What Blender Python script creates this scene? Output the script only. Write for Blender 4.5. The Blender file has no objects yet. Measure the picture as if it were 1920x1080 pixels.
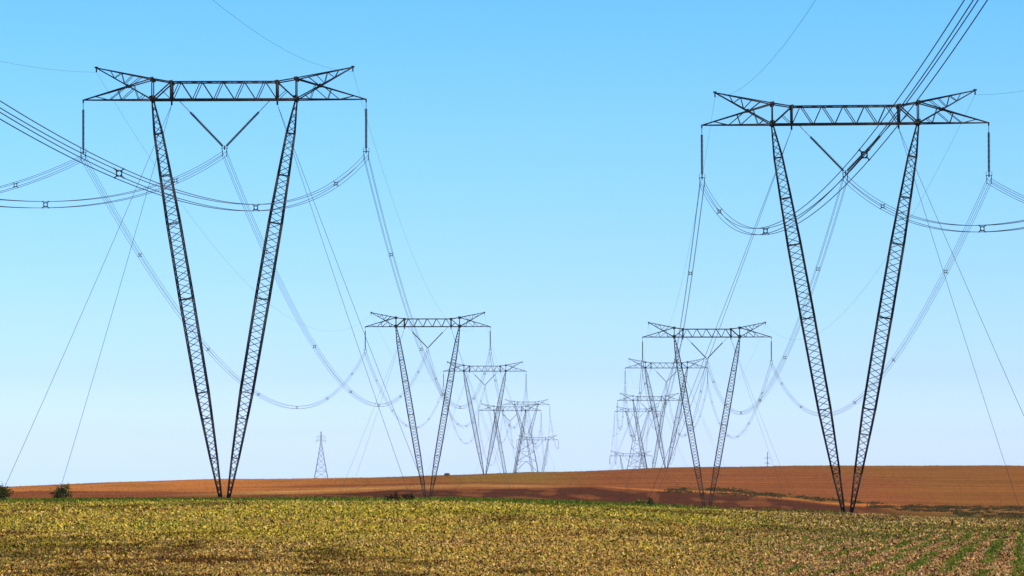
import bpy, math, random
import numpy as np
from mathutils import Vector, Matrix, Euler

random.seed(7); RNG = np.random.default_rng(11)
SC = bpy.context.scene
COL = SC.collection
R = math.radians

# ------------------------------------------------------------------ camera
F = 5850.0            # focal length in pixels of the 1920 px wide photograph
YH = 860.0            # picture row of eye level
cam_d = bpy.data.cameras.new('camera')
cam = bpy.data.objects.new('camera', cam_d); COL.objects.link(cam)
cam_d.sensor_width = 36.0
cam_d.lens = 36.0 * F / 1920.0
cam_d.shift_y = (YH - 540.0) / 1920.0
cam.location = (0, 0, 0); cam.rotation_euler = (R(90), 0, 0)
cam_d.clip_start = 0.5; cam_d.clip_end = 20000
SC.camera = cam

# ------------------------------------------------------------------ light
SUN_EL, SUN_AZ = 44.0, 112.0          # high on the right, slightly behind the camera
world = bpy.data.worlds.new("World"); SC.world = world
world.use_nodes = True
nt = world.node_tree; nt.nodes.clear()
wo = nt.nodes.new('ShaderNodeOutputWorld'); bg = nt.nodes.new('ShaderNodeBackground')
sky = nt.nodes.new('ShaderNodeTexSky'); sky.sky_type = 'NISHITA'; sky.sun_disc = False
sky.sun_elevation = R(SUN_EL); sky.sun_rotation = R(SUN_AZ)
sky.air_density = 1.0; sky.dust_density = 0.3; sky.ozone_density = 3.0
# the colour of the air: a pale band at the horizon under a cleaner blue
geo = nt.nodes.new('ShaderNodeTexCoord'); sep = nt.nodes.new('ShaderNodeSeparateXYZ')
ramp = nt.nodes.new('ShaderNodeValToRGB')
mul = nt.nodes.new('ShaderNodeMix'); mul.data_type = 'RGBA'; mul.blend_type = 'MULTIPLY'
mul.inputs[0].default_value = 1.0
mr = nt.nodes.new('ShaderNodeMapRange'); mr.inputs[1].default_value = -0.01; mr.inputs[2].default_value = 0.50
nt.links.new(geo.outputs['Generated'], sep.inputs[0]); nt.links.new(sep.outputs[2], mr.inputs[0])
nt.links.new(mr.outputs[0], ramp.inputs[0])
SKY_RAMP = [((z + 0.01) / 0.51, c) for z, c in ((-0.01, (0.928, 1.291, 2.341)), (0.0017, (0.911, 1.203, 2.194)), (0.027, (0.69, 0.936, 1.563)), (0.0615, (0.621, 0.914, 1.309)), (0.104, (0.555, 0.954, 1.267)), (0.147, (0.452, 0.961, 1.325)), (0.5, (0.36, 0.33, 0.29)))]
el = ramp.color_ramp.elements
while len(el) < len(SKY_RAMP): el.new(0.5)
for e, (p, c) in zip(el, SKY_RAMP): e.position = p; e.color = (*c, 1)
nt.links.new(sky.outputs[0], mul.inputs[6]); nt.links.new(ramp.outputs[0], mul.inputs[7])
nt.links.new(mul.outputs[2], bg.inputs[0]); bg.inputs[1].default_value = 0.12
nt.links.new(bg.outputs[0], wo.inputs[0])

sun_d = bpy.data.lights.new('sun', 'SUN'); sun_d.energy = 5.0; sun_d.angle = R(0.5)
sun_d.color = (1.0, 0.91, 0.76)
sun = bpy.data.objects.new('sun', sun_d); COL.objects.link(sun)
el_, az_ = R(SUN_EL), R(SUN_AZ)
sdir = Vector((math.sin(az_) * math.cos(el_), math.cos(az_) * math.cos(el_), math.sin(el_)))
sun.rotation_euler = sdir.to_track_quat('Z', 'Y').to_euler()
SC.view_settings.view_transform = 'Standard'; SC.view_settings.look = 'None'
SC.view_settings.gamma = 1.0; SC.view_settings.use_curve_mapping = False
SC.view_settings.exposure = 0.3

# ------------------------------------------------------------------ helpers
def link(name, mesh, mat=None, parent=None):
    o = bpy.data.objects.new(name, mesh); COL.objects.link(o)
    if mat and not mesh.materials: mesh.materials.append(mat)
    if parent: o.parent = parent
    return o

def empty(name, loc=(0, 0, 0)):
    o = bpy.data.objects.new(name, None); COL.objects.link(o)
    o.location = loc; o.empty_display_size = 1.0
    return o

def tag(o, label=None, cat=None, group=None, kind=None):
    if label: o['label'] = label
    if cat: o['category'] = cat
    if group: o['group'] = group
    if kind: o['kind'] = kind
    return o

def np_mesh(name, verts, faces, cols=None, smooth=False):
    """verts (n,3), faces (m,k) of one arity -> mesh"""
    me = bpy.data.meshes.new(name)
    verts = np.asarray(verts, np.float32); faces = np.asarray(faces, np.int32)
    n, (m, k) = len(verts), faces.shape
    me.vertices.add(n); me.vertices.foreach_set('co', verts.ravel())
    me.loops.add(m * k); me.loops.foreach_set('vertex_index', faces.ravel())
    me.polygons.add(m); me.polygons.foreach_set('loop_start', np.arange(0, m * k, k, dtype=np.int32))
    me.update(calc_edges=True)
    if smooth: me.polygons.foreach_set('use_smooth', np.ones(m, bool))
    if cols is not None:
        dom = 'FACE' if len(cols) == m else 'POINT'
        a = me.attributes.new('tint', 'FLOAT_COLOR', dom)
        c = np.ones((len(cols), 4), np.float32); c[:, :3] = cols
        a.data.foreach_set('color', c.ravel())
    return me

def bars_mesh(name, bars):
    """bars: list of (p, q, width[, width2]) square steel members, closed ends, one mesh"""
    V = []; Fc = []
    up0 = Vector((0.31, 0.95, 0.05))
    for b in bars:
        p, q, w = Vector(b[0]), Vector(b[1]), b[2] * 0.5
        h = (b[3] if len(b) > 3 else b[2]) * 0.5
        d = q - p
        if d.length < 1e-5: continue
        d.normalize()
        a = d.cross(Vector((0, 1, 0)))
        if a.length < 0.05: a = d.cross(up0)
        a.normalize(); c = d.cross(a)
        i = len(V)
        for e in (p, q):
            for sa, sc in ((1, 1), (-1, 1), (-1, -1), (1, -1)):
                V.append(e + a * (sa * w) + c * (sc * h))
        for k in range(4):
            Fc.append((i + k, i + (k + 1) % 4, i + 4 + (k + 1) % 4, i + 4 + k))
        Fc.append((i + 3, i + 2, i + 1, i)); Fc.append((i + 4, i + 5, i + 6, i + 7))
    return np_mesh(name, [tuple(v) for v in V], Fc)

def tube_arrays(pts, r, ns=6):
    pts = [Vector(p) for p in pts]; V = []; Fc = []
    for i, p in enumerate(pts):
        d = (pts[min(i + 1, len(pts) - 1)] - pts[max(i - 1, 0)]).normalized()
        a = d.cross(Vector((0, 0, 1)))
        if a.length < 0.01: a = d.cross(Vector((1, 0, 0)))
        a.normalize(); c = a.cross(d)
        rr = r[i] if isinstance(r, (list, tuple)) else r
        for k in range(ns):
            t = 2 * math.pi * k / ns
            V.append(tuple(p + a * (rr * math.cos(t)) + c * (rr * math.sin(t))))
    for i in range(len(pts) - 1):
        for k in range(ns):
            k2 = (k + 1) % ns
            Fc.append((i * ns + k, i * ns + k2, (i + 1) * ns + k2, (i + 1) * ns + k))
    return V, Fc

def tube_mesh(name, pts, r, ns=6):
    V, Fc = tube_arrays(pts, r, ns)
    return np_mesh(name, V, Fc, smooth=True)

class Join:
    def __init__(s): s.V = []; s.F = []
    def add(s, V, Fc):
        n = len(s.V); s.V += list(V); s.F += [tuple(i + n for i in f) for f in Fc]
    def mesh(s, name, smooth=True): return np_mesh(name, s.V, s.F, smooth=smooth)

# smooth random fields for patches
class Waves:
    def __init__(s, seed, n, lo, hi, sx=1.0, sy=1.0):
        g = np.random.default_rng(seed); k = np.exp(g.uniform(np.log(lo), np.log(hi), n)); a = g.uniform(0, 2 * np.pi, n)
        s.kx = k * np.cos(a) * sx; s.ky = k * np.sin(a) * sy; s.p = g.uniform(0, 6.28, n); s.n = n
    def __call__(s, x, y):
        o = np.zeros_like(np.asarray(x, float))
        for a, b, c in zip(s.kx, s.ky, s.p): o = o + np.sin(a * x + b * y + c)
        return o / math.sqrt(s.n / 2.0)

# ------------------------------------------------------------------ materials
def mat_new(name):
    m = bpy.data.materials.new(name); m.use_nodes = True
    t = m.node_tree; b = t.nodes['Principled BSDF']
    return m, t, b

def noise(t, scale, detail=4.0, vec=None, rough=0.6):
    n = t.nodes.new('ShaderNodeTexNoise'); n.inputs['Scale'].default_value = scale
    n.inputs['Detail'].default_value = detail; n.inputs['Roughness'].default_value = rough
    if vec is not None: t.links.new(vec, n.inputs['Vector'])
    return n

def simple_mat(name, c1, c2, rough, metal, scale, bump=0.0):
    m, t, b = mat_new(name)
    tc = t.nodes.new('ShaderNodeTexCoord')
    n = noise(t, scale, 5.0, tc.outputs['Object'])
    r = t.nodes.new('ShaderNodeValToRGB')
    r.color_ramp.elements[0].position = 0.3; r.color_ramp.elements[1].position = 0.7
    r.color_ramp.elements[0].color = (*c1, 1); r.color_ramp.elements[1].color = (*c2, 1)
    t.links.new(n.outputs['Fac'], r.inputs[0]); t.links.new(r.outputs[0], b.inputs['Base Color'])
    b.inputs['Roughness'].default_value = rough; b.inputs['Metallic'].default_value = metal
    if bump:
        bp = t.nodes.new('ShaderNodeBump'); bp.inputs['Strength'].default_value = bump
        t.links.new(n.outputs['Fac'], bp.inputs['Height']); t.links.new(bp.outputs[0], b.inputs['Normal'])
    return m

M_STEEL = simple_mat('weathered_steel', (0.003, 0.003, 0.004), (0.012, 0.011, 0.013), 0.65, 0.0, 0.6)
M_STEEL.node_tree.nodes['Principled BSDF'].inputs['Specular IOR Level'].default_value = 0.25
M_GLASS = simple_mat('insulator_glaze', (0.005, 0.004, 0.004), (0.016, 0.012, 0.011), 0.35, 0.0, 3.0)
M_WIRE = simple_mat('aluminium_wire', (0.040, 0.028, 0.032), (0.075, 0.052, 0.060), 0.50, 0.12, 0.8)
M_WIRE.node_tree.nodes['Principled BSDF'].inputs['Specular IOR Level'].default_value = 0.12
M_SHIELD = simple_mat('steel_wire', (0.04, 0.04, 0.045), (0.07, 0.07, 0.08), 0.7, 0.0, 0.8)
M_SHIELD.node_tree.nodes['Principled BSDF'].inputs['Specular IOR Level'].default_value = 0.15
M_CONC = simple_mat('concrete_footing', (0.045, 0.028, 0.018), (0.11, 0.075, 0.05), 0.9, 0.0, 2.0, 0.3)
M_BARK = simple_mat('dry_stem', (0.06, 0.035, 0.02), (0.14, 0.09, 0.05), 0.9, 0.0, 5.0)

def tint_mat(name, transl=0.35, rough=0.8, spec=0.2):
    m, t, b = mat_new(name)
    at = t.nodes.new('ShaderNodeAttribute'); at.attribute_name = 'tint'
    t.links.new(at.outputs['Color'], b.inputs['Base Color'])
    b.inputs['Roughness'].default_value = rough; b.inputs['Specular IOR Level'].default_value = spec
    out = t.nodes['Material Output']
    tr = t.nodes.new('ShaderNodeBsdfTranslucent'); mx = t.nodes.new('ShaderNodeMixShader')
    mx.inputs[0].default_value = transl
    t.links.new(at.outputs['Color'], tr.inputs['Color'])
    t.links.new(b.outputs[0], mx.inputs[1]); t.links.new(tr.outputs[0], mx.inputs[2])
    t.links.new(mx.outputs[0], out.inputs['Surface'])
    return m
M_LITTER = tint_mat('crop_litter', 0.40, 0.9, 0.0)
M_LEAF = tint_mat('leaves', 0.5, 0.9, 0.0)

def ground_mat():
    m, t, b = mat_new('field_soil')
    at = t.nodes.new('ShaderNodeAttribute'); at.attribute_name = 'tint'
    g = t.nodes.new('ShaderNodeNewGeometry')
    def layer(sx, sy, scale, lo, hi, detail=6.0):
        mp = t.nodes.new('ShaderNodeMapping'); mp.inputs['Scale'].default_value = (sx, sy, sx)
        t.links.new(g.outputs['Position'], mp.inputs['Vector'])
        n = noise(t, scale, detail, mp.outputs[0], 0.65)
        r = t.nodes.new('ShaderNodeMapRange'); r.inputs[1].default_value = 0.3; r.inputs[2].default_value = 0.7
        r.inputs[3].default_value = lo; r.inputs[4].default_value = hi; r.clamp = False
        t.links.new(n.outputs['Fac'], r.inputs[0]); return r.outputs[0]
    a = layer(1, 0.10, 1.1, 0.85, 1.15)       # mottling of the far crops, row lengths
    c = layer(0.16, 1, 0.10, 0.80, 1.20)
    d = layer(1, 1, 5.0, 0.75, 1.25)
    e = layer(0.07, 1, 0.13, 0.74, 1.26)       # drill lines across the slope
    m1 = t.nodes.new('ShaderNodeMath'); m1.operation = 'MULTIPLY'; t.links.new(a, m1.inputs[0]); t.links.new(c, m1.inputs[1])
    m2 = t.nodes.new('ShaderNodeMath'); m2.operation = 'MULTIPLY'; t.links.new(m1.outputs[0], m2.inputs[0]); t.links.new(d, m2.inputs[1])
    m3 = t.nodes.new('ShaderNodeMath'); m3.operation = 'MULTIPLY'; t.links.new(m2.outputs[0], m3.inputs[0]); t.links.new(e, m3.inputs[1]); m2 = m3
    vm = t.nodes.new('ShaderNodeVectorMath'); vm.operation = 'SCALE'
    t.links.new(at.outputs['Color'], vm.inputs[0]); t.links.new(m2.outputs[0], vm.inputs['Scale'])
    t.links.new(vm.outputs[0], b.inputs['Base Color'])
    b.inputs['Roughness'].default_value = 1.0; b.inputs['Specular IOR Level'].default_value = 0.0
    return m
M_GROUND = ground_mat()

# ------------------------------------------------------------------ terrain
CREST = ([0, 400, 700, 840, 1000, 1200, 1400, 1600, 1750, 1920], [938, 937, 937, 936, 940, 948, 957, 964, 970, 977])
HORIZ = ([0, 200, 400, 600, 700, 800, 900, 1000, 1130, 1250, 1400, 1500, 1920], [913, 905, 899, 897, 896, 893, 890, 886, 882, 878, 874.5, 873, 874])
KN = [-200, 0, 60, 110, 160, 250, 310, 348, 420, 560, 748, 830, 960, 1060, 1150, 1230, 1494, 2015, 2240, 3000, 6500]
def knot_z(k, X):
    Y = KN[k]
    px = 960 + F * X / Y if Y > 0 else X * 0
    cr = np.interp(px, *CREST); hz = np.interp(px, *HORIZ)
    def at(y): return (YH - y) * Y / F
    if Y <= 0: return np.full_like(X, -1.75 if Y < 0 else -1.80)
    if Y == 60: return np.interp(X, [-10, 2, 12], [-2.12, -2.12, -2.2])
    if Y == 110: return np.interp(X, [-18, 3, 18], [-2.55, -2.6, -3.0])
    if Y == 160: return np.interp(X, [-27, 0, 8, 27], [-3.0, -3.0, -3.2, -3.95])
    if Y == 250: return at(cr + np.interp(px, [0, 900, 1920], [11, 11, 9]))
    if Y == 310: return at(cr + 2.6)
    if Y == 348: return at(cr)
    if Y == 420: return at(cr + 7)
    if Y == 560: return at(cr + 12)
    if Y == 748: return at(cr + 8)
    if Y == 830: return at(cr + 1.0)
    if Y == 960: return at(cr + (hz - cr) * 0.50)
    if Y == 1060: return at(cr + (hz - cr) * 0.82)
    if Y == 1150: return at(hz)
    if Y == 1230: return at(hz + 5)
    if Y == 1494: return np.interp(X, [-40, 0, 66], [-19, -17.5, -13.5])
    if Y == 2015: return np.interp(X, [-40, 10, 82], [-24, -19, -21])
    if Y == 2240: return np.interp(X, [18, 84], [-28, -39])
    if Y == 3000: return np.full_like(X, -55.0)
    return np.full_like(X, -105.0)

W_RIDGE = Waves(3, 14, 0.03, 0.5, 1, 0.4)
def ground_z(X, Y):
    X = np.atleast_1d(np.asarray(X, float)); Y = np.atleast_1d(np.asarray(Y, float))
    K = len(KN); y = np.array(KN, float)
    Z = np.stack([knot_z(k, X) for k in range(K)])            # K x N
    h = np.diff(y)[:, None]; dl = np.diff(Z, axis=0) / h
    M = np.zeros_like(Z)
    w1 = 2 * h[1:] + h[:-1]; w2 = h[1:] + 2 * h[:-1]
    a, b = dl[:-1], dl[1:]
    ok = a * b > 0
    with np.errstate(divide='ignore', invalid='ignore'):
        M[1:-1] = np.where(ok, (w1 + w2) / (w1 / np.where(a == 0, 1, a) + w2 / np.where(b == 0, 1, b)), 0)
    M[0] = dl[0]; M[-1] = dl[-1]
    i = np.clip(np.searchsorted(y, Y) - 1, 0, K - 2); j = np.arange(len(Y))
    hh = y[i + 1] - y[i]; t = (Y - y[i]) / hh
    z = ((2*t**3 - 3*t**2 + 1) * Z[i, j] + (t**3 - 2*t**2 + t) * hh * M[i, j]
         + (-2*t**3 + 3*t**2) * Z[i+1, j] + (t**3 - t**2) * hh * M[i+1, j])
    z = z + 0.10 * W_RIDGE(X, Y) * np.clip((Y - 700) / 300, 0, 1)
    z = z + 0.03 * W_RIDGE(X * 3, Y * 3) * np.clip((Y - 20) / 60, 0, 1)
    return z

def gz(x, y): return float(ground_z([x], [y])[0])

def sm(a, b, x): t = np.clip((x - a) / (b - a), 0, 1); return t * t * (3 - 2 * t)

W_A = Waves(21, 16, 0.02, 0.4, 1.0, 0.25); W_B = Waves(22, 16, 0.004, 0.06, 1.0, 0.5); W_C = Waves(24, 16, 0.1, 1.2, 1.0, 0.2)
SOIL = np.array([0.090, 0.045, 0.022]); 
def field_colour(X, Y, Z):
    """bare soil, stubble, ripe crop: what grows on each piece of ground"""
    px = 960 + F * X / np.maximum(Y, 1); py = YH - F * Z / np.maximum(Y, 1)
    cr = np.interp(px, *CREST); hz = np.interp(px, *HORIZ)
    n1, n2, n3 = W_A(X, Y), W_B(X, Y), W_C(X, Y)
    c = np.tile(SOIL, (len(X), 1)).astype(float)
    def lay(col, w):
        nonlocal c; w = np.clip(w, 0, 1)[:, None]; c = c * (1 - w) + np.array(col) * w
    far = sm(700, 780, Y)
    lay((0.200, 0.064, 0.020), far)                                               # ripe crop, red brown
    lay((0.42, 0.150, 0.034), far * (1 - sm(350, 950, px)) * (0.75 + 0.2 * n2))   # paler and sandier to the left
    lay((0.19, 0.085, 0.014), far * sm(0.2, 1.5, n2 + 0.5 * n1) * 0.5)           # olive yellow patches
    lay((0.20, 0.17, 0.020), far * sm(780, 900, px) * (1 - sm(1000, 1150, px)) * (1 - sm(904, 912, py)) * 0.35)
    # dark ploughed band in the dip
    top = np.interp(px, [0, 150, 300, 480, 560, 760, 900, 1130, 1300, 1500, 1620, 1750, 1920], [922, 922, 923, 924, 927, 918, 917, 913, 925, 935, 950, 960, 968]) + 0.8 * n1
    dark = far * sm(-1.2, 1.2, py - top)
    lay((0.060, 0.017, 0.007), dark * 0.95)
    lay((0.160, 0.052, 0.017), dark * sm(0.2, 1.0, n3 + n1 * 0.4) * 0.8)
    lay((0.21, 0.062, 0.020), dark * (1 - sm(300, 620, px)) * 0.8)
    # tan strip of stubble
    ts = np.interp(px, [300, 500, 700, 900, 1100], [930, 924, 915, 910, 912])
    lay((0.36, 0.18, 0.050), far * np.exp(-((py - ts - 0.4 * n1) / 3.0) ** 2) * sm(260, 520, px) * (1 - sm(960, 1120, px)) * 0.9)
    st = np.interp(px, [480, 600, 760, 900, 1150], [914, 911, 909, 905, 912])
    lay((0.16, 0.045, 0.014), far * np.exp(-((py - st - 0.4 * n1) / 2.4) ** 2) * sm(460, 620, px) * (1 - sm(980, 1140, px)) * 0.8)
    # orange dirt track climbing out of the dip
    tr = np.interp(px, [1130, 1200, 1280, 1370, 1480, 1560, 1640, 1760, 1900], [912, 917, 921, 923, 935, 943, 949, 958, 968])
    wd = np.interp(px, [1130, 1300, 1500, 1700], [1.2, 1.8, 2.6, 4.5])
    lay((0.42, 0.14, 0.030), far * np.exp(-((py - tr - 0.5 * n1) / wd) ** 2) * sm(1110, 1160, px) * (1 - sm(1740, 1840, px)) * 0.95)
    # rough green verge above the track and the grass of the hollow on the right
    vg = far * np.exp(-((py - tr + 4.0 + 0.8 * n1) / 2.4) ** 2) * sm(1240, 1300, px) * (1 - sm(1540, 1640, px))
    lay((0.085, 0.060, 0.012), vg * 0.85)
    hollow = far * sm(1580, 1760, px) * sm(950, 956, py + 0.8 * n1)
    lay((0.150, 0.075, 0.016), hollow * 0.85)
    lay((0.075, 0.070, 0.014), hollow * sm(0.0, 1.2, n1 + 0.5 * n3) * 0.9)
    # near field: soil, turning to green sward along its brow
    nearw = 1 - sm(352, 420, Y)
    lay((0.060, 0.024, 0.009), nearw)
    brow = nearw * sm(225, 300, Y) * (1 - sm(1180, 1450, px))
    lay((0.060, 0.085, 0.010), brow * 0.95)
    mid = sm(352, 420, Y) * (1 - far)
    lay((0.12, 0.09, 0.03), mid)
    return np.clip(c, 0.004, 0.9)

def build_ground():
    rows = [-180.0]
    while rows[-1] < 6400:
        y = rows[-1]; 
        st = 8 if y < 30 else 1.2 + 0.006 * (y - 30) if y < 760 else 3.0 if y < 1260 else 12 + 0.04 * (y - 1260)
        rows.append(y + st)
    rows = np.array(rows); nc = 420
    u = np.linspace(-1, 1, nc); u = 0.45 * u + 0.55 * u ** 3
    Yg = np.repeat(rows, nc); Wd = 60 + 0.42 * np.abs(Yg); Xg = np.tile(u, len(rows)) * Wd
    Zg = ground_z(Xg, Yg)
    i = np.arange(len(rows) - 1)[:, None] * nc + np.arange(nc - 1)[None, :]
    f = np.stack([i, i + 1, i + 1 + nc, i + nc], -1).reshape(-1, 4)
    me = np_mesh('ground', np.stack([Xg, Yg, Zg], 1), f, field_colour(Xg, Yg, Zg), smooth=True)
    return tag(link('ground', me, M_GROUND), kind='structure')
build_ground()

# ------------------------------------------------------------------ litter and seedlings of the near field
W_P = Waves(31, 18, 0.10, 0.9, 1.0, 0.35); W_Q = Waves(32, 18, 0.03, 0.25, 1.0, 0.6); W_R = Waves(33, 14, 0.8, 4.0, 1.0, 0.6)
W_S = Waves(34, 18, 1.5, 6.0, 1.0, 0.55)
ROW = 0.163; PITCH = 0.70
def scatter(n, y0, y1, spread=0.178):
    t = RNG.uniform(0, 1, n); Y = 1.0 / (1 / y0 + (1 / y1 - 1 / y0) * t)
    # the field is as thick with litter everywhere, only larger pieces are kept far off
    X = RNG.uniform(-1, 1, n) * (spread * Y + 4.5)
    return X, Y

def flakes(X, Y, L, Wd, tilt_lo, tilt_hi, lift, cols, name, mat, label=None):
    n = len(X); Z = ground_z(X, Y)
    az = RNG.uniform(0, 2 * np.pi, n); ti = RNG.uniform(tilt_lo, tilt_hi, n)
    d = np.stack([np.cos(az) * np.cos(ti), np.sin(az) * np.cos(ti), np.sin(ti)], 1)
    s = np.stack([-np.sin(az), np.cos(az), np.zeros(n)], 1)
    roll = RNG.uniform(-1.3, 1.3, n)[:, None]
    up = np.cross(s, d); s = s * np.cos(roll) + up * np.sin(roll)
    base = np.stack([X, Y, Z + lift * RNG.uniform(0.1, 1, n)], 1)
    L = L[:, None]; Wd = Wd[:, None]
    bend = np.cross(s, d) * (L * RNG.uniform(-0.25, 0.25, (n, 1)))
    p0 = base; p1 = base + d * L * 0.5 + s * Wd * 0.5 + bend; p2 = base + d * L; p3 = base + d * L * 0.5 - s * Wd * 0.5 + bend
    V = np.stack([p0, p1, p2, p3], 1).reshape(-1, 3)
    f = np.arange(4 * n).reshape(-1, 4)
    o = link(name, np_mesh(name, V, f, np.clip(cols, 0.003, 0.96)), mat)
    return tag(o, label, kind='stuff')

def pick(pal, w, n):
    pal = np.array(pal); w = np.array(w, float); w /= w.sum()
    c = pal[RNG.choice(len(pal), n, p=w)]
    return c * RNG.uniform(0.6, 1.1, (n, 1)) * RNG.uniform(0.92, 1.08, (n, 3))

def litter():
    n = 640000
    X, Y = scatter(n, 49, 356)
    px = 960 + F * X / Y
    a, b, c, d = W_P(X, Y), W_Q(X, Y), W_R(X, Y), W_S(X, Y); nr = 1 - sm(70, 170, Y)
    bare = a * 0.6 + b * 0.5 + c * (0.5 + 0.4 * nr) + d * 0.6 * nr - 0.05 + 0.1 * nr
    keep = RNG.uniform(0, 1, n) > sm(0.5, 1.9, bare) * 0.80
    keep &= ~((Y > 325) & (px < 1250) & (RNG.uniform(0, 1, n) > 0.25))
    X, Y, a, b, c, d, nr, px = [q[keep] for q in (X, Y, a, b, c, d, nr, px)]; n = len(X)
    right = sm(1250, 1600, px); low = 1 - sm(60, 120, Y)
    ptch = (0.8 - 0.4 * nr) * W_P(X * 1.3 + 9, Y * 0.8) + 0.8 * c * nr + 0.7 * d * nr + 0.5 * W_Q(X * 2, Y + 31)
    shade = (1.05 - 0.72 * sm(0.0, 1.9, ptch))[:, None]
    straw = pick([(0.95, 0.64, 0.12), (0.92, 0.50, 0.12), (0.96, 0.66, 0.22), (0.50, 0.18, 0.05), (0.76, 0.56, 0.05), (0.05, 0.016, 0.007)], [5.5, 4, 4, 2.6, 2.5, 6], n) * shade
    pink = pick([(0.94, 0.55, 0.24), (0.72, 0.34, 0.14), (0.96, 0.64, 0.30), (0.30, 0.10, 0.04), (0.045, 0.015, 0.008)], [4.5, 4, 4, 3, 5], n) * shade
    yel = pick([(0.92, 0.68, 0.06), (0.60, 0.50, 0.03), (0.98, 0.74, 0.16), (0.26, 0.23, 0.02), (0.06, 0.04, 0.008)], [4.5, 3.5, 4.5, 2, 3], n) * (0.35 + 0.65 * shade)
    w = RNG.uniform(0, 1, n) < np.clip(0.10 + 0.60 * sm(80, 190, Y) - 0.20 * a + 0.16 * b, 0.03, 0.9) * (1 - 0.75 * right)
    pk = RNG.uniform(0, 1, n) < np.clip(0.25 * low + 0.8 * right + 0.25 * sm(-.2, 1.2, b), 0, 0.92)
    col = np.where(pk[:, None], pink, straw); col = np.where(w[:, None], yel, col)
    L = np.clip(4.0 * Y / F, 0.042, 0.15) * np.clip(np.exp(RNG.normal(0, 0.32, n)), 0.4, 1.8)
    flakes(X, Y, L, L * RNG.uniform(0.22, 0.6, n), 0.02, 1.1, 0.06, col, 'straw_litter', M_LITTER, 'dry straw and fallen leaves littering the near field')
litter()

def seedlings():
    # leafy volunteers everywhere, drilled rows on the right
    n = 74000; X, Y = scatter(n, 49, 352)
    px = 960 + F * X / Y
    g = W_P(X + 40, Y - 13) * 0.6 + W_Q(X, Y + 50) * 0.5 + RNG.normal(0, 0.5, n)
    keep = RNG.uniform(0, 1, n) < np.clip(0.34 + 0.36 * g, 0, 1) * (1 - 0.8 * sm(1300, 1550, px))
    X, Y = X[keep], Y[keep]
    # rows
    m = 90000; t = RNG.uniform(0, 1, m); Yr = 1.0 / (1 / 49 + (1 / 300 - 1 / 49) * t)
    pr = 960 + 1100 * RNG.beta(2.0, 1.0, m); Xr = (pr - 960) * Yr / F
    k = np.round((Xr - ROW * Yr) / PITCH); Xr = ROW * Yr + k * PITCH + RNG.normal(0, 0.085, m) + 0.05 * W_R(Xr, Yr)
    gap = W_R(Xr * 2, Yr * 1.5) + 0.4 * W_P(Xr, Yr)
    ok = (RNG.uniform(0, 1, m) < sm(1120, 1780, pr) * 0.85) & (gap > -0.5)
    Xr, Yr = Xr[ok], Yr[ok]
    rowm = np.concatenate([np.zeros(len(X), bool), np.ones(len(Xr), bool)])
    X = np.concatenate([X, Xr]); Y = np.concatenate([Y, Yr]); n = len(X)
    col = pick([(0.13, 0.20, 0.025), (0.20, 0.26, 0.035), (0.30, 0.32, 0.05), (0.07, 0.12, 0.02)], [4, 4, 3, 2], n)
    L = np.clip(4.0 * Y / F, 0.04, 0.12) * RNG.uniform(0.6, 1.5, n)
    flakes(X, Y, L, L * RNG.uniform(0.35, 0.75, n), 0.2, 1.35, 0.09, col, 'seedlings', M_LEAF, 'green seedlings coming up through the litter, in rows on the right')
seedlings()

def brow_grass():
    n = 70000; Y = RNG.uniform(285, 362, n); X = RNG.uniform(-0.19, 0.19, n) * Y
    px = 960 + F * X / Y
    keep = RNG.uniform(0, 1, n) < (1 - sm(1150, 1420, px)) * (0.85 + 0.15 * W_Q(X, Y)) * sm(285, 318, Y + 8 * W_P(X, Y))
    X, Y = X[keep], Y[keep]; n = len(X)
    col = pick([(0.10, 0.19, 0.012), (0.17, 0.25, 0.018), (0.055, 0.10, 0.01), (0.32, 0.30, 0.05)], [4, 4, 3, 1.2], n)
    L = RNG.uniform(0.10, 0.36, n)
    flakes(X, Y, L, L * 0.25, 0.7, 1.5, 0.02, col, 'grass', M_LEAF, 'strip of bright green grass along the brow of the near field')
brow_grass()

def brow_weeds():
    n = 2600; Y = RNG.uniform(318, 352, n); u = RNG.uniform(-0.168, 0.168, n); X = u * Y
    k = W_P(X * 2, Y) + 0.6 * W_R(X, Y * 0.3); ok = k > 0.35; X, Y = X[ok], Y[ok]
    X = np.repeat(X, 9) + RNG.normal(0, 0.16, 9 * len(X)); Y = np.repeat(Y, 9) + RNG.normal(0, 0.16, len(X)); n = len(X)
    col = pick([(0.16, 0.20, 0.02), (0.40, 0.32, 0.06), (0.10, 0.10, 0.015), (0.30, 0.16, 0.04)], [4, 3, 3, 2], n)
    L = RNG.uniform(0.12, 0.45, n)
    flakes(X, Y, L, L * 0.2, 0.9, 1.5, 0.05, col, 'weeds', M_LEAF, 'ragged weed tufts along the brow of the near field')
brow_weeds()

def far_crop():
    # the uneven top of the standing crop on the far ridge and specks through the brown field
    n = 40000; Y = RNG.uniform(800, 1175, n); X = RNG.uniform(-0.172, 0.172, n) * Y
    px = 960 + F * X / Y
    Z = ground_z(X, Y); col = field_colour(X, Y, Z) * RNG.uniform(0.85, 1.15, (n, 1))
    L = RNG.uniform(0.10, 0.26, n)
    flakes(X, Y, L, L * 0.9, 0.9, 1.5, 0.02, col, 'ripe_crop', M_LITTER, 'ripe brown crop standing on the far slope')
far_crop()

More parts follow.
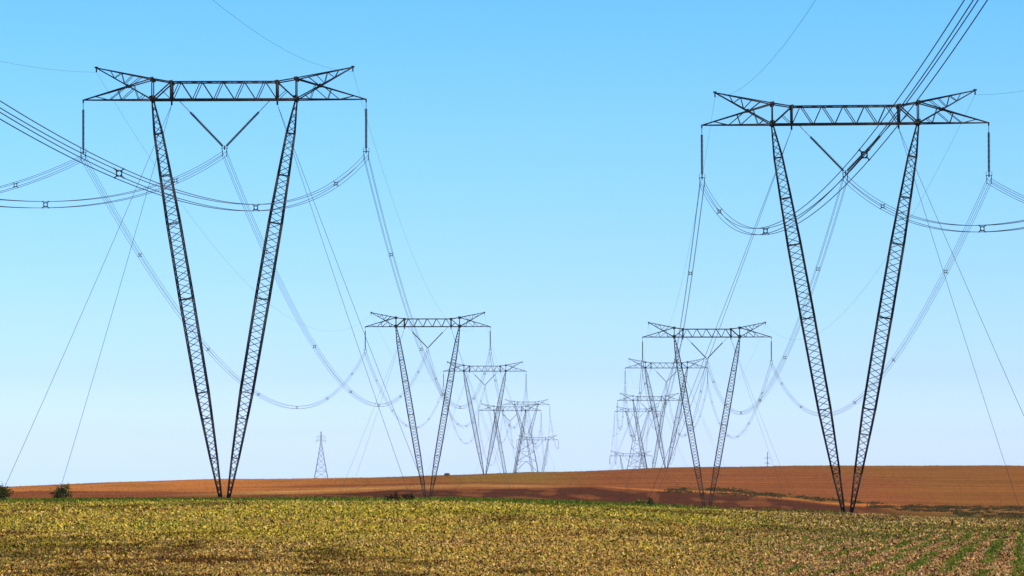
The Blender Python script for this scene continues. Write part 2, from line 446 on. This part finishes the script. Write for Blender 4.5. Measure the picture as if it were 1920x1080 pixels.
def dip_scrub():
    # low scrub beside the dirt track and in the hollow on the right
    def y_at(px, py):        # ground distance met by that line of sight, beyond the dip
        ys = np.arange(760, 1150, 2.0); xs = (px - 960) * ys / F
        v = YH - F * ground_z(xs, ys) / ys; w = np.where(v <= py)[0]
        return ys[w[0]] if len(w) else 900.0
    PX = []; 
    for x0, x1, k, fy, h in ((1255, 1300, 14, [918, 920], 0.9), (1330, 1470, 60, [918, 931], 1.3), (1490, 1580, 26, [933, 940], 0.9), (1600, 1650, 12, [942, 946], 0.8), (1620, 1925, 60, [950, 958], 0.8), (1660, 1925, 70, [954, 966], 0.7), (1700, 1925, 70, [951, 953], 0.8), (1790, 1925, 40, [966, 970], 0.6), (1250, 1420, 26, [922, 930], 0.7)):
        for i in range(k):
            p = random.uniform(x0, x1); PX.append((p, np.interp(p, [x0, x1], fy) + random.gauss(0.3, 1.6), h * random.uniform(0.4, 1.2)))
    Xs = []; Ys = []; Zs = []
    for p, q, h in PX:
        y = y_at(p, q); x = (p - 960) * y / F
        m = 34; a = RNG.normal(0, 0.5, (m, 3)) * np.array([h * 2.2, h * 2.2, h * 0.6])
        Xs.append(x + a[:, 0]); Ys.append(y + a[:, 1]); Zs.append(np.abs(a[:, 2]) * 0.9)
    X = np.concatenate(Xs); Y = np.concatenate(Ys); dz = np.concatenate(Zs); n = len(X)
    Z = ground_z(X, Y) + dz
    d = RNG.normal(0, 1, (n, 3)); d /= np.linalg.norm(d, axis=1)[:, None]
    e = np.cross(d, RNG.normal(0, 1, (n, 3))); e /= np.linalg.norm(e, axis=1)[:, None]
    b = np.stack([X, Y, Z], 1); L = RNG.uniform(0.14, 0.34, (n, 1))
    V = np.stack([b - d * L, b + e * L * 0.6, b + d * L, b - e * L * 0.6], 1).reshape(-1, 3)
    col = pick([(0.060, 0.050, 0.008), (0.095, 0.080, 0.012), (0.16, 0.10, 0.02), (0.14, 0.06, 0.015)], [4, 4, 3, 2], n)
    o = link('scrub', np_mesh('scrub', V, np.arange(4 * n).reshape(-1, 4), col), M_LEAF)
    tag(o, 'dark green scrub in the dip beside the orange dirt track', kind='stuff')
dip_scrub()

def dead_stalks():
    n = 140; X, Y = scatter(n, 50, 130); J = []
    for x, y in zip(X, Y):
        z = gz(x, y) if False else 0.0
        J.append((x, y))
    Z = ground_z(X, Y); bars = []
    for x, y, z in zip(X, Y, Z):
        h = random.uniform(0.10, 0.32); p = Vector((x, y, z)); q = p + Vector((random.gauss(0, 0.06), random.gauss(0, 0.06), h))
        bars.append((p, q, 0.012))
        if random.random() < 0.6:
            m = p.lerp(q, random.uniform(0.4, 0.8)); bars.append((m, m + Vector((random.gauss(0, 0.08), random.gauss(0, 0.05), random.uniform(0.02, 0.1))), 0.009))
    o = link('dead_stalks', bars_mesh('dead_stalks', bars), M_BARK)
    tag(o, 'short dead stalks poking up through the straw of the near field', kind='stuff')
dead_stalks()

# ------------------------------------------------------------------ pylons
ARM = 15.0; LEGX = 7.62; POSTX = 5.6; PEAKX = 13.6; PEAKZ = 3.4; PHZ = -5.60; MIDZ = -5.20
def lerp3(a, b, t): return tuple(a[i] + (b[i] - a[i]) * t for i in range(3))

def crossarm_bars(k=1.0):
    """lattice beam; z = 0 is its bottom chord"""
    B = []; dy = 0.72; c = 0.15; b = 0.075
    for sy in (-dy, dy):
        B.append(((-LEGX - .05, sy, 0), (LEGX + .05, sy, 0), c)); B.append(((-POSTX, sy, 1.85), (POSTX, sy, 1.85), 0.13))
        n = 5; p = 2 * POSTX / n
        for i in range(n):
            x0 = -POSTX + i * p
            B.append(((x0 + 0.08, sy, 0.05), (x0 + p * 0.40, sy, 1.85), 0.08))
            B.append(((x0 + p * 0.45, sy, 1.85), (x0 + p * 0.97, sy, 0.05), 0.08))
        for s in (-1, 1):
            B.append(((s * POSTX, sy, -0.05), (s * POSTX, sy, 1.85), 0.20))
            B.append(((s * LEGX, sy, 0), (s * LEGX, sy, 2.2), 0.11))
            B.append(((s * LEGX, sy, 0), (s * POSTX, sy, 1.85), 0.13))
            B.append(((s * LEGX, sy, 2.2), (s * POSTX, sy, 1.85), 0.12))
            B.append(((s * POSTX, sy, 0.0), (s * (POSTX + 1.0), sy, 0.95), 0.06))
            tipL = (s * ARM, 0, 0); tipP = (s * PEAKX, 0, PEAKZ)
            post = (s * LEGX, sy, 2.2); foot = (s * LEGX, sy, 0)
            B.append((foot, tipL, 0.12)); B.append((post, tipL, 0.115))
            B.append((post, tipP, 0.11)); B.append((foot, tipP, 0.115))
            for t0, t1 in ((0.20, 0.12), (0.45, 0.35), (0.62, 0.68)):
                B.append((lerp3(foot, tipL, t0), lerp3(post, tipL, t1 + 0.15), b * .8))
                B.append((lerp3(foot, tipL, t0), lerp3(foot, tipP, min(t0 * 0.75, .45)), b * .8))
            for t0, t1 in ((0.35, 0.50), (0.55, 0.50), (0.55, 0.68), (0.75, 0.68), (0.2, 0.42)):
                B.append((lerp3(post, tipP, t0), lerp3(foot, tipP, t1), b * .8))
    # plan bracing between the two faces
    for z, x in ((0, LEGX), (1.85, POSTX)):
        n = 7
        for i in range(n):
            x0 = -x + 2 * x * i / n; x1 = -x + 2 * x * (i + 1) / n; q = 1 if i % 2 else -1
            B.append(((x0, -dy * q, z), (x1, dy * q, z), 0.055)); B.append(((x0, -dy, z), (x0, dy, z), 0.055))
    for s in (-1, 1):
        for x, z in ((LEGX, 2.2), (POSTX, 1.85), (LEGX, 0)): B.append(((s * x, -dy, z), (s * x, dy, z), 0.12))
        B.append(((s * LEGX, -dy, 0.02), (s * LEGX, dy, 0.02), 0.5, 0.28))      # gusset over the mast head
        for sy in (-dy, dy):
            for gx, gzz, gw in ((LEGX, 2.15, .42), (POSTX, 1.8, .42), (LEGX, 0.15, .5), (10.2, 1.48, .26)):
                B.append(((s * gx, sy - .02, gzz), (s * gx, sy + .02, gzz), gw))
        B.append(((s * PEAKX - .18, 0, PEAKZ + .06), (s * PEAKX + .18, 0, PEAKZ + .06), 0.16))
        B.append(((s * POSTX, 0, -0.55), (s * POSTX, 0, 0.05), 0.18))            # guy lug
        B.append(((s * PEAKX, 0, PEAKZ - 0.45), (s * PEAKX, 0, PEAKZ + 0.12), 0.13))
        B.append(((s * ARM, 0, -0.3), (s * ARM, 0, 0.08), 0.14))
    return [(b_[0], b_[1]) + tuple(w_ * k for w_ in b_[2:]) for b_ in B]
ARM_MESH = bars_mesh('crossarm', crossarm_bars()); ARM_FAR = bars_mesh('crossarm', crossarm_bars(1.35))

def mast_bars(s, H, W=1.42, kk=1.0):
    """one lattice mast of the V from its pin to the beam"""
    p0 = Vector((s * 0.42, 0, 0.25)); p1 = Vector((s * LEGX, 0, H)); ax = (p1 - p0); Ln = ax.length; d = ax.normalized()
    u = Vector((0, 1, 0)).cross(d).normalized(); v = Vector((0, 1, 0))
    tb, tt = 0.265, 0.085
    def w(t): return float(np.interp(t, [0, .10, .20, .27, .49, .69, .81, .916, 1.0], [.24, .74, 1.08, 1.30, 1.42, 1.36, 1.12, .86, .16])) * W / 1.42
    def P(t, a, b): h = w(t) / 2; return p0 + ax * t + u * (a * h) + v * (b * h)
    B = []
    crn = ((1, 1), (-1, 1), (-1, -1), (1, -1))
    brk = [0, 0.10, 0.20, tb, 0.5, 0.69, 0.81, 1 - tt, 1.0]
    for a, b in crn:
        for t0, t1 in zip(brk[:-1], brk[1:]): B.append((P(t0, a, b), P(t1, a, b), 0.137))
    n = int(Ln / 0.70)
    for i in range(1, n - 1):
        t0, t1 = i / n, (i + 1) / n
        for k in range(4):
            (a, b), (c, e) = crn[k], crn[(k + 1) % 4]
            if i % 2: B.append((P(t0, a, b), P(t1, c, e), 0.066))
            else: B.append((P(t0, c, e), P(t1, a, b), 0.066))
    for t in brk[1:-1] + [0.02]:
        for k in range(4): B.append((P(t, *crn[k]), P(t, *crn[(k + 1) % 4]), 0.09))
    B.append((p0 - Vector((0, 0, 0.28)), p0 + ax * 0.012, 0.26))
    return [(b_[0], b_[1], b_[2] * kk) for b_ in B]

def insulator_mesh(name, p, q, link_len, nd, r=0.155):
    """string of cap and pin discs from p down to q, with its plain link at the top"""
    p, q = Vector(p), Vector(q); d = (q - p); Ln = d.length; d.normalize()
    J = Join(); J.add(*tube_arrays([p, p + d * link_len], 0.035, 5))
    pts = []; rr = []
    a0 = p + d * link_len; step = (Ln - link_len - 0.15) / nd
    for i in range(nd):
        c = a0 + d * (step * i)
        for f, rad in ((0.0, 0.075), (0.22, 0.085), (0.36, r), (0.72, r * 0.92), (0.78, 0.08)):
            pts.append(c + d * (step * f)); rr.append(rad)
    pts.append(q); rr.append(0.045)
    J.add(*tube_arrays(pts, rr, 8))
    return J.mesh(name)

HALF = 0.2285
def yoke_bars(c, ring=True):
    c = Vector(c); B = []
    B.append((c + Vector((-0.34, 0, 0.10)), c + Vector((0.34, 0, 0.10)), 0.07)); B.append((c + Vector((0, 0, 0.35)), c + Vector((0, 0, -0.1)), 0.12))
    for sx in (-1, 1):
        B.append((c + Vector((sx * .3, 0, .1)), c + Vector((sx * HALF, 0, -0.15)), 0.07)); B.append((c + Vector((sx * HALF, 0, -.12)), c + Vector((sx * HALF, 0, -.75)), 0.06))
        for z in (-0.27, -0.27 - 2 * HALF): B.append((c + Vector((sx * HALF, -0.22, z)), c + Vector((sx * HALF, 0.22, z)), 0.085))
    B.append((c + Vector((-.30, 0, .2)), c + Vector((-.30, 0, .5)), 0.045)); B.append((c + Vector((.30, 0, .2)), c + Vector((.30, 0, .5)), 0.045))
    return B
INS_OUT = {s: insulator_mesh('insulator_string', (s * ARM, 0, -0.25), (s * ARM, 0, PHZ + 0.3), 0.75, 32) for s in (-1, 1)}
INS_V = {s: insulator_mesh('insulator_string', (s * 4.85, 0, -0.05), (s * 0.14, 0, MIDZ + 0.25), 1.75, 31) for s in (-1, 1)}
YOKE = {x: bars_mesh('yoke', yoke_bars((x * ARM, 0, (PHZ if x else MIDZ)))) for x in (-1, 0, 1)}
BUNZ = -0.27 - HALF       # bundle centre below yoke origin

LINE_DX = 0.0258; YAW = -math.atan(LINE_DX)
class Tower: pass
GROUP_V = 'guyed V pylons of the two parallel power lines'
def place(px, D, bary, roll=0.0):
    T = Tower(); T.x = (px - 960) * D / F; T.y = D; T.bar = (YH - bary) * D / F
    T.z = gz(T.x, T.y) ; T.H = T.bar - T.z; T.D = D
    T.M = Matrix.Translation((T.x, T.y, T.z)) @ Euler((0, roll, YAW)).to_matrix().to_4x4()
    T.roll = roll; return T
def wpt(T, p): return T.M @ Vector((p[0], p[1], p[2] + T.H))
def common(T, root):
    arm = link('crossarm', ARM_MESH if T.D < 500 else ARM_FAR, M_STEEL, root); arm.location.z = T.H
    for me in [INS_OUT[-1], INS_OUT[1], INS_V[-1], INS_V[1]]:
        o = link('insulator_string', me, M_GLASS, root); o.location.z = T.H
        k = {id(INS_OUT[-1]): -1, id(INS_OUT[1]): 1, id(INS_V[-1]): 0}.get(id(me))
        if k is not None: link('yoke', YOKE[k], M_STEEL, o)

def v_tower(T, label):
    root = empty('guyed_pylon', (T.x, T.y, T.z)); root.rotation_euler = (0, T.roll, YAW)
    tag(root, label, 'pylon', GROUP_V)
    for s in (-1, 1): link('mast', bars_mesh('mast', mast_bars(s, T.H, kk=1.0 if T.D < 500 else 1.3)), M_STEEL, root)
    common(T, root)
    fb = [((-0.85, 0, -0.5), (0.85, 0, -0.5), 0.9, 1.3)]
    me = bars_mesh('footing', [((0, 0, -0.8), (0, 0, 0.16), 1.7, 0.9)]); link('footing', me, M_CONC, root)
    inv = T.M.inverted()
    for sx in (-1, 1):
        for sy in (-1, 1):
            ax, ay = sx * 20.8, sy * 17.3
            w = T.M @ Vector((ax, ay, 0)); g = gz(w.x, w.y)
            q = inv @ Vector((w.x, w.y, g - 0.1)); p = Vector((sx * POSTX, 0, T.H - 0.5))
            pts = []
            for i in range(13):
                t = i / 12; v = p.lerp(q, t); v.z -= 0.35 * 4 * t * (1 - t); pts.append(v)
            link('guy_wire', tube_mesh('guy_wire', pts, 0.022, 5), M_SHIELD, root)
    return root

def ss_tower(T, label):
    """self supporting lattice tower: wide legs, waist, open window under the beam"""
    root = empty('lattice_pylon', (T.x, T.y, T.z)); root.rotation_euler = (0, T.roll, YAW)
    tag(root, label, 'pylon', 'self supporting pylons of the two parallel power lines')
    H = T.H; zw = H - 18.8; hb = 9.4; hw = 3.0
    c = 0.24; b = 0.13
    def sect(z):
        return hb + (hw - hb) * (z / zw)
    B = []
    crn = ((1, 1), (-1, 1), (-1, -1), (1, -1))
    lv = [0, zw * .20, zw * .30, zw * 0.50, zw * 0.68, zw * .84, zw]
    def Q(z, k): h = sect(z); return (crn[k][0] * h, crn[k][1] * h * 0.9, z)
    for k in range(4):
        B.append((Q(0, k), Q(zw, k), c))
        for i, (z0, z1) in enumerate(zip(lv[:-1], lv[1:])):
            k2 = (k + 1) % 4
            B.append((Q(z1, k), Q(z1, k2), b))
            if i < 1:
                mid = lerp3(Q(z1, k), Q(z1, k2), 0.5); B.append((Q(z0, k), lerp3(Q(z1, k), mid, .6), b)); B.append((Q(z0, k2), lerp3(Q(z1, k2), mid, .6), b))
            elif i == 2:
                mid = lerp3(Q(z1, k), Q(z1, k2), 0.5); B.append((Q(z0, k), mid, b)); B.append((Q(z0, k2), mid, b))
            else: B.append((Q(z0, k), Q(z1, k2), b)); B.append((Q(z0, k2), Q(z1, k), b))
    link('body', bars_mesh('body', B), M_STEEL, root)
    for s in (-1, 1):                                   # the two forks that carry the beam
        B = []
        A0 = {(-1, -1): (s * 0.9, -hw * .9, zw), (1, -1): (s * hw, -hw * .9, zw), (-1, 1): (s * 0.9, hw * .9, zw), (1, 1): (s * hw, hw * .9, zw)}
        A1 = {(-1, -1): (s * 6.9, -.72, H), (1, -1): (s * LEGX, -.72, H), (-1, 1): (s * 6.9, .72, H), (1, 1): (s * LEGX, .72, H)}
        ks = [(-1, -1), (1, -1), (1, 1), (-1, 1)]
        for k in ks: B.append((A0[k], A1[k], 0.2))
        n = 12
        for i in range(n):
            t0, t1 = i / n, (i + 1) / n
            for j in range(4):
                k, k2 = ks[j], ks[(j + 1) % 4]
                a, d = (k, k2) if (i + j) % 2 else (k2, k)
                B.append((lerp3(A0[a], A1[a], t0), lerp3(A0[d], A1[d], t1), 0.10))
        link('fork', bars_mesh('fork', B), M_STEEL, root)
    common(T, root)
    for k in range(4):
        q = Q(0, k); w = T.M @ Vector(q); dz = gz(w.x, w.y) - T.z
        link('footing', bars_mesh('footing', [((q[0], q[1], min(dz, 0) - 0.6), (q[0], q[1], 0.3), 1.0)]), M_CONC, root)
    return root

LEFT = [place(421, 330, 187), place(802, 748, 612.5), place(909, 1132, 696), place(956, 1494, 770), place(987, 1995, 759), place(1008, 2240, 825)]
RIGHT = [place(1589.0, 327, 232.5, R(-0.35)), place(1325.5, 728, 632), place(1249.5, 1135, 690), place(1217.5, 1460, 751), place(1195, 2036, 772), place(1183, 2190, 855)]
ORD = ['nearest and largest', 'second nearest', 'third nearest', 'fourth nearest', 'fifth nearest', 'farthest']
for side, row in (('left', LEFT), ('right', RIGHT)):
    for i, T in enumerate(row):
        where = {0: 'standing on the brow of the straw field', 1: 'rising from the dip behind the brow', 2: 'standing on the far brown ridge', 3: 'half sunk behind the brown ridge',
                 5: 'little more than its beam above the ridge'}.get(i)
        if i == 4: ss_tower(T, 'small hazy four-legged lattice pylon with waist and fork in the %s-hand row' % side)
        else: v_tower(T, '%s V-shaped pylon, %s-hand row, %s' % (ORD[i], side, where))

# ------------------------------------------------------------------ conductors
def spacer_mesh():
    J = Join(); n = 14
    ring = [(0.135 * math.cos(2 * math.pi * i / n), 0, 0.135 * math.sin(2 * math.pi * i / n)) for i in range(n + 1)]
    J.add(*tube_arrays(ring, 0.030, 5))
    for sx in (-1, 1):
        for sz in (-1, 1):
            J.add(*tube_arrays([(sx * .10, 0, sz * .10), (sx * HALF, 0, sz * HALF)], 0.030, 5))
            J.add(*tube_arrays([(sx * HALF, -.07, sz * HALF), (sx * HALF, .07, sz * HALF)], 0.055, 6))
    fr = [(-.15, 0, -.15), (.15, 0, -.15), (.15, 0, .15), (-.15, 0, .15), (-.15, 0, -.15)]
    J.add(*tube_arrays(fr, 0.022, 4))
    return J.mesh('spacer')
SPACER = spacer_mesh()

def span(A, B, sag, dzB=0.0, n=64):
    A, B = Vector(A), Vector(B) + Vector((0, 0, dzB))
    def f(t): v = A.lerp(B, t); v.z -= 4 * sag * t * (1 - t); return v
    return f

def bundle(f, label, group, n=64, r=0.02, ts=(0.1, 0.26, 0.42, 0.58, 0.74, 0.90)):
    root = empty('conductor_bundle', f(0.5)); o0 = f(0.5)
    tag(root, label, 'power line', group)
    for sx in (-1, 1):
        for sz in (-1, 1):
            off = Vector((sx * HALF, 0, sz * HALF)) - o0
            link('conductor', tube_mesh('conductor', [f(i / n) + off for i in range(n + 1)], r, 6), M_WIRE, root)
    for t in ts:
        s = link('spacer', SPACER, M_STEEL, root); s.location = f(t) - o0
    return root

def shield(f, label, group, n=48, r=0.011):
    o0 = f(0.5)
    o = link('earth_wire', tube_mesh('earth_wire', [f(i / n) - o0 for i in range(n + 1)], r, 5), M_SHIELD); o.location = o0
    tag(o, label, 'power line', group)

PH = {'left': (-ARM, 0, PHZ + BUNZ), 'middle': (0, 0, MIDZ + BUNZ), 'right': (ARM, 0, PHZ + BUNZ)}
PK = {'left': (-PEAKX, 0, PEAKZ - 0.45), 'right': (PEAKX, 0, PEAKZ - 0.45)}
SPN = ['between its first and second pylons', 'between its second and third pylons', 'between its third and fourth pylons', 'between its fourth and four-legged pylons', 'between its four-legged and farthest pylons']
for side, row in (('left', LEFT), ('right', RIGHT)):
    T = row[0]
    d = Vector((-LINE_DX * 400 if side == 'left' else -8.5, -400, 0))
    sg = {'left': {'left': (18.0, 0), 'middle': (18.0, 0), 'right': (17.8, 0)}, 'right': {'left': (19.7, 9.75), 'middle': (18.5, 5), 'right': (18.4, 5.5)}}[side]
    tsp = (0.097, 0.27, 0.43, 0.60, 0.76, 0.92) if side == 'left' else (0.100, 0.277, 0.464, 0.65, 0.82, 0.93)
    for k, p in PH.items():
        s, dz = sg[k]; a = wpt(T, p)
        bundle(span(a, a + d, s, dz), 'four-wire bundle from the %s of the largest %s-hand pylon towards the viewer' % (('%s arm tip' % k) if k != 'middle' else 'middle V string', side),
               'conductor bundles with spacers', 140, 0.022, tsp)
    for k, p in PK.items():
        a = wpt(T, p)
        shield(span(a, a + d, 12.2 if side == 'left' else 12.8, 0 if side == 'left' else 4.0), 'thin earth wire from the %s horn of the largest %s-hand pylon towards the viewer' % (k, side), 'thin earth wires', 100)
    for i in range(5):
        A, B = row[i], row[i + 1]; L_ = B.D - A.D; s0 = 19.3 * (L_ / 418.0) ** 2
        if i == 3: s0 = min(s0, 26)
        for k, p in PH.items():
                        bundle(span(wpt(A, p), wpt(B, p), s0), '%s four-wire bundle of the %s row, %s' % (k, side, SPN[i]), 'conductor bundles with spacers', 56, 0.02)
        for k, p in PK.items():
            shield(span(wpt(A, p), wpt(B, p), s0 * 0.68), 'thin %s earth wire of the %s row, %s' % (k, side, SPN[i]), 'thin earth wires')

# ------------------------------------------------------------------ two small pylons of other lines
def small_pylon(px, D, hb, H, label, top_y=None, arms=((.80, 1.7), (.88, 1.5)), c=0.065):
    x = (px - 960) * D / F; z = gz(x, D)
    if top_y is not None: H = (YH - top_y) * D / F - z
    root = empty('distant_pylon', (x, D, z)); tag(root, label, 'pylon')
    B = []; crn = ((1, 1), (-1, 1), (-1, -1), (1, -1)); knee = 0.72
    def h(t): return hb + (0.35 - hb) * (t / knee) ** 0.9 if t < knee else 0.35 - 0.25 * (t - knee) / (1 - knee)
    lv = [0, .16, .30, .42, .53, .63, .72, .79, .86, .93, 1.0]
    def Q(t, k): a = h(t); return (crn[k][0] * a, crn[k][1] * a, H * t)
    for k in range(4):
        k2 = (k + 1) % 4
        for i, (a, b) in enumerate(zip(lv[:-1], lv[1:])):
            B.append((Q(a, k), Q(b, k), c * 1.3)); B.append((Q(b, k), Q(b, k2), c * (1.7 if i == 0 else .8)))
            B.append((Q(a, k), Q(b, k2), c * .8)); B.append((Q(a, k2), Q(b, k), c * .8))
    link('body', bars_mesh('body', B), M_STEEL, root)
    for t, w in arms:
        for s in (-1, 1):
            z0 = H * t; link('arm', bars_mesh('arm', [((s * .3, 0, z0), (s * w, 0, z0 + .1), c * 1.3), ((s * .3, 0, z0 + .8), (s * w, 0, z0 + .15), c), ((s * w, 0, z0 + .1), (s * w, 0, z0 - .8), c * 1.2)]), M_STEEL, root)
    for k in range(4):
        q = Q(0, k); link('footing', bars_mesh('footing', [((q[0], q[1], -1.2), (q[0], q[1], 0.22), 0.7)]), M_CONC, root)
small_pylon(602, 1158, 2.55, 17, 'small pale lattice pylon alone on the left horizon', top_y=809)
small_pylon(1439, 2600, 5.0, 30, 'tiny hazy pylon tip poking over the right-hand brown ridge', top_y=847, arms=((.82, 2.0), (.90, 2.3)), c=0.13)

# ------------------------------------------------------------------ bushes at the guy anchors
def bush(px, D, w, h, n, pal, wts, label, stems=6, leaf=0.12, dead=False):
    x = (px - 960) * D / F; z = gz(x, D); root = empty('bush', (x, D, z)); tag(root, label, 'bush', 'bushes')
    ST = []; ends = []
    for i in range(stems * 5):
        a = random.uniform(0, 6.28); e = Vector((math.cos(a) * w * random.uniform(.1, .95), math.sin(a) * w * random.uniform(.1, .9), h * random.uniform(.35, 1.0)))
        e.z *= (1.05 - 0.6 * min(1, Vector((e.x, e.y)).length / w)) * (1.35 if random.random() < .15 else 1)
        m = Vector((e.x * .35, e.y * .35, e.z * .55)); ST.append((Vector((e.x * .1, e.y * .1, -.05)), m, 0.035)); ST.append((m, e, 0.018)); ends.append((m, e))
        for _ in range(2):
            q = m.lerp(e, random.uniform(.3, .9)); g = q + Vector((random.gauss(0, .25 * w), random.gauss(0, .2 * w), random.uniform(0, .3 * h))); ST.append((q, g, 0.014)); ends.append((q, g))
    link('stems', bars_mesh('stems', ST), M_BARK, root)
    idx = RNG.integers(0, len(ends), n); t = RNG.uniform(.15, 1.1, n)
    P = np.array([tuple(ends[i][0].lerp(ends[i][1], tt)) for i, tt in zip(idx, t)]) + RNG.normal(0, .09 * h, (n, 3))
    P[:, 2] = np.maximum(P[:, 2], 0.02)
    d = RNG.normal(0, 1, (n, 3)); d /= np.linalg.norm(d, axis=1)[:, None]
    e = np.cross(d, RNG.normal(0, 1, (n, 3))); e /= np.linalg.norm(e, axis=1)[:, None]
    L = leaf * RNG.uniform(.5, 1.3, (n, 1))
    V = np.stack([P - d * L, P + e * L * .5, P + d * L, P - e * L * .5], 1).reshape(-1, 3)
    link('leaves', np_mesh('leaves', V, np.arange(4 * n).reshape(-1, 4), pick(pal, wts, n)), M_LEAF, root)
GP = [(0.075, 0.095, 0.014), (0.15, 0.16, 0.022), (0.32, 0.12, 0.03), (0.75, 0.62, 0.50), (0.03, 0.035, 0.010)]
bush(5, 312.5, 1.0, 1.75, 1150, GP, [4, 4, 1.5, .25, 3], 'dark green bush at the left picture edge, by a guy anchor')
bush(116, 345, 1.2, 1.6, 1250, GP, [4, 4, 1.8, .5, 3], 'dark green bush with pale flower specks, second from the left edge')
DP = [(0.10, 0.035, 0.015), (0.06, 0.025, 0.012), (0.16, 0.07, 0.03), (0.05, 0.05, 0.012)]
bush(740, 312.5, 0.95, 0.62, 900, DP, [4, 4, 1, 1], 'low dark brown brush heap at the guy foot left of the second pylon')
bush(766, 314, 0.65, 0.75, 600, DP, [4, 4, 1, 1], 'small upright tuft of dead brush right beside the low heap')
YP = [(0.34, 0.36, 0.04), (0.48, 0.44, 0.07), (0.16, 0.12, 0.03), (0.24, 0.11, 0.04)]
bush(1199, 335, 0.75, 0.65, 700, YP, [4, 3, 1, .5], 'yellow green weed clump left of the guy foot in mid field')
bush(1219, 338, 0.55, 0.85, 450, YP, [1.5, 1, 3, 3], 'taller olive brown weed tuft at the guy foot in mid field')
bush(838, 1150, 1.2, 0.75, 500, [(0.30, 0.14, 0.04), (0.42, 0.22, 0.07)], [1, 1], 'small rounded shrub on the far ridge just right of the second left pylon', leaf=.3)

# ------------------------------------------------------------------ the air between
def haze():
    x, y0, y1, z0, z1 = 2950, -230, 6600, -110, 60
    V = [(-x, y0, z0), (x, y0, z0), (x, y1, z0), (-x, y1, z0), (-x, y0, z1), (x, y0, z1), (x, y1, z1), (-x, y1, z1)]
    Fc = [(3, 2, 1, 0), (4, 5, 6, 7), (0, 1, 5, 4), (1, 2, 6, 5), (2, 3, 7, 6), (3, 0, 4, 7)]
    m = bpy.data.materials.new('air'); m.use_nodes = True; t = m.node_tree; t.nodes.clear()
    o = t.nodes.new('ShaderNodeOutputMaterial'); v = t.nodes.new('ShaderNodeVolumePrincipled')
    v.inputs['Density'].default_value = 0.00004; v.inputs['Color'].default_value = (0.80, 0.90, 1.0, 1); v.inputs['Anisotropy'].default_value = 0.1
    t.links.new(v.outputs[0], o.inputs['Volume'])
    tag(link('haze', np_mesh('haze', V, Fc), m), kind='stuff')
haze()
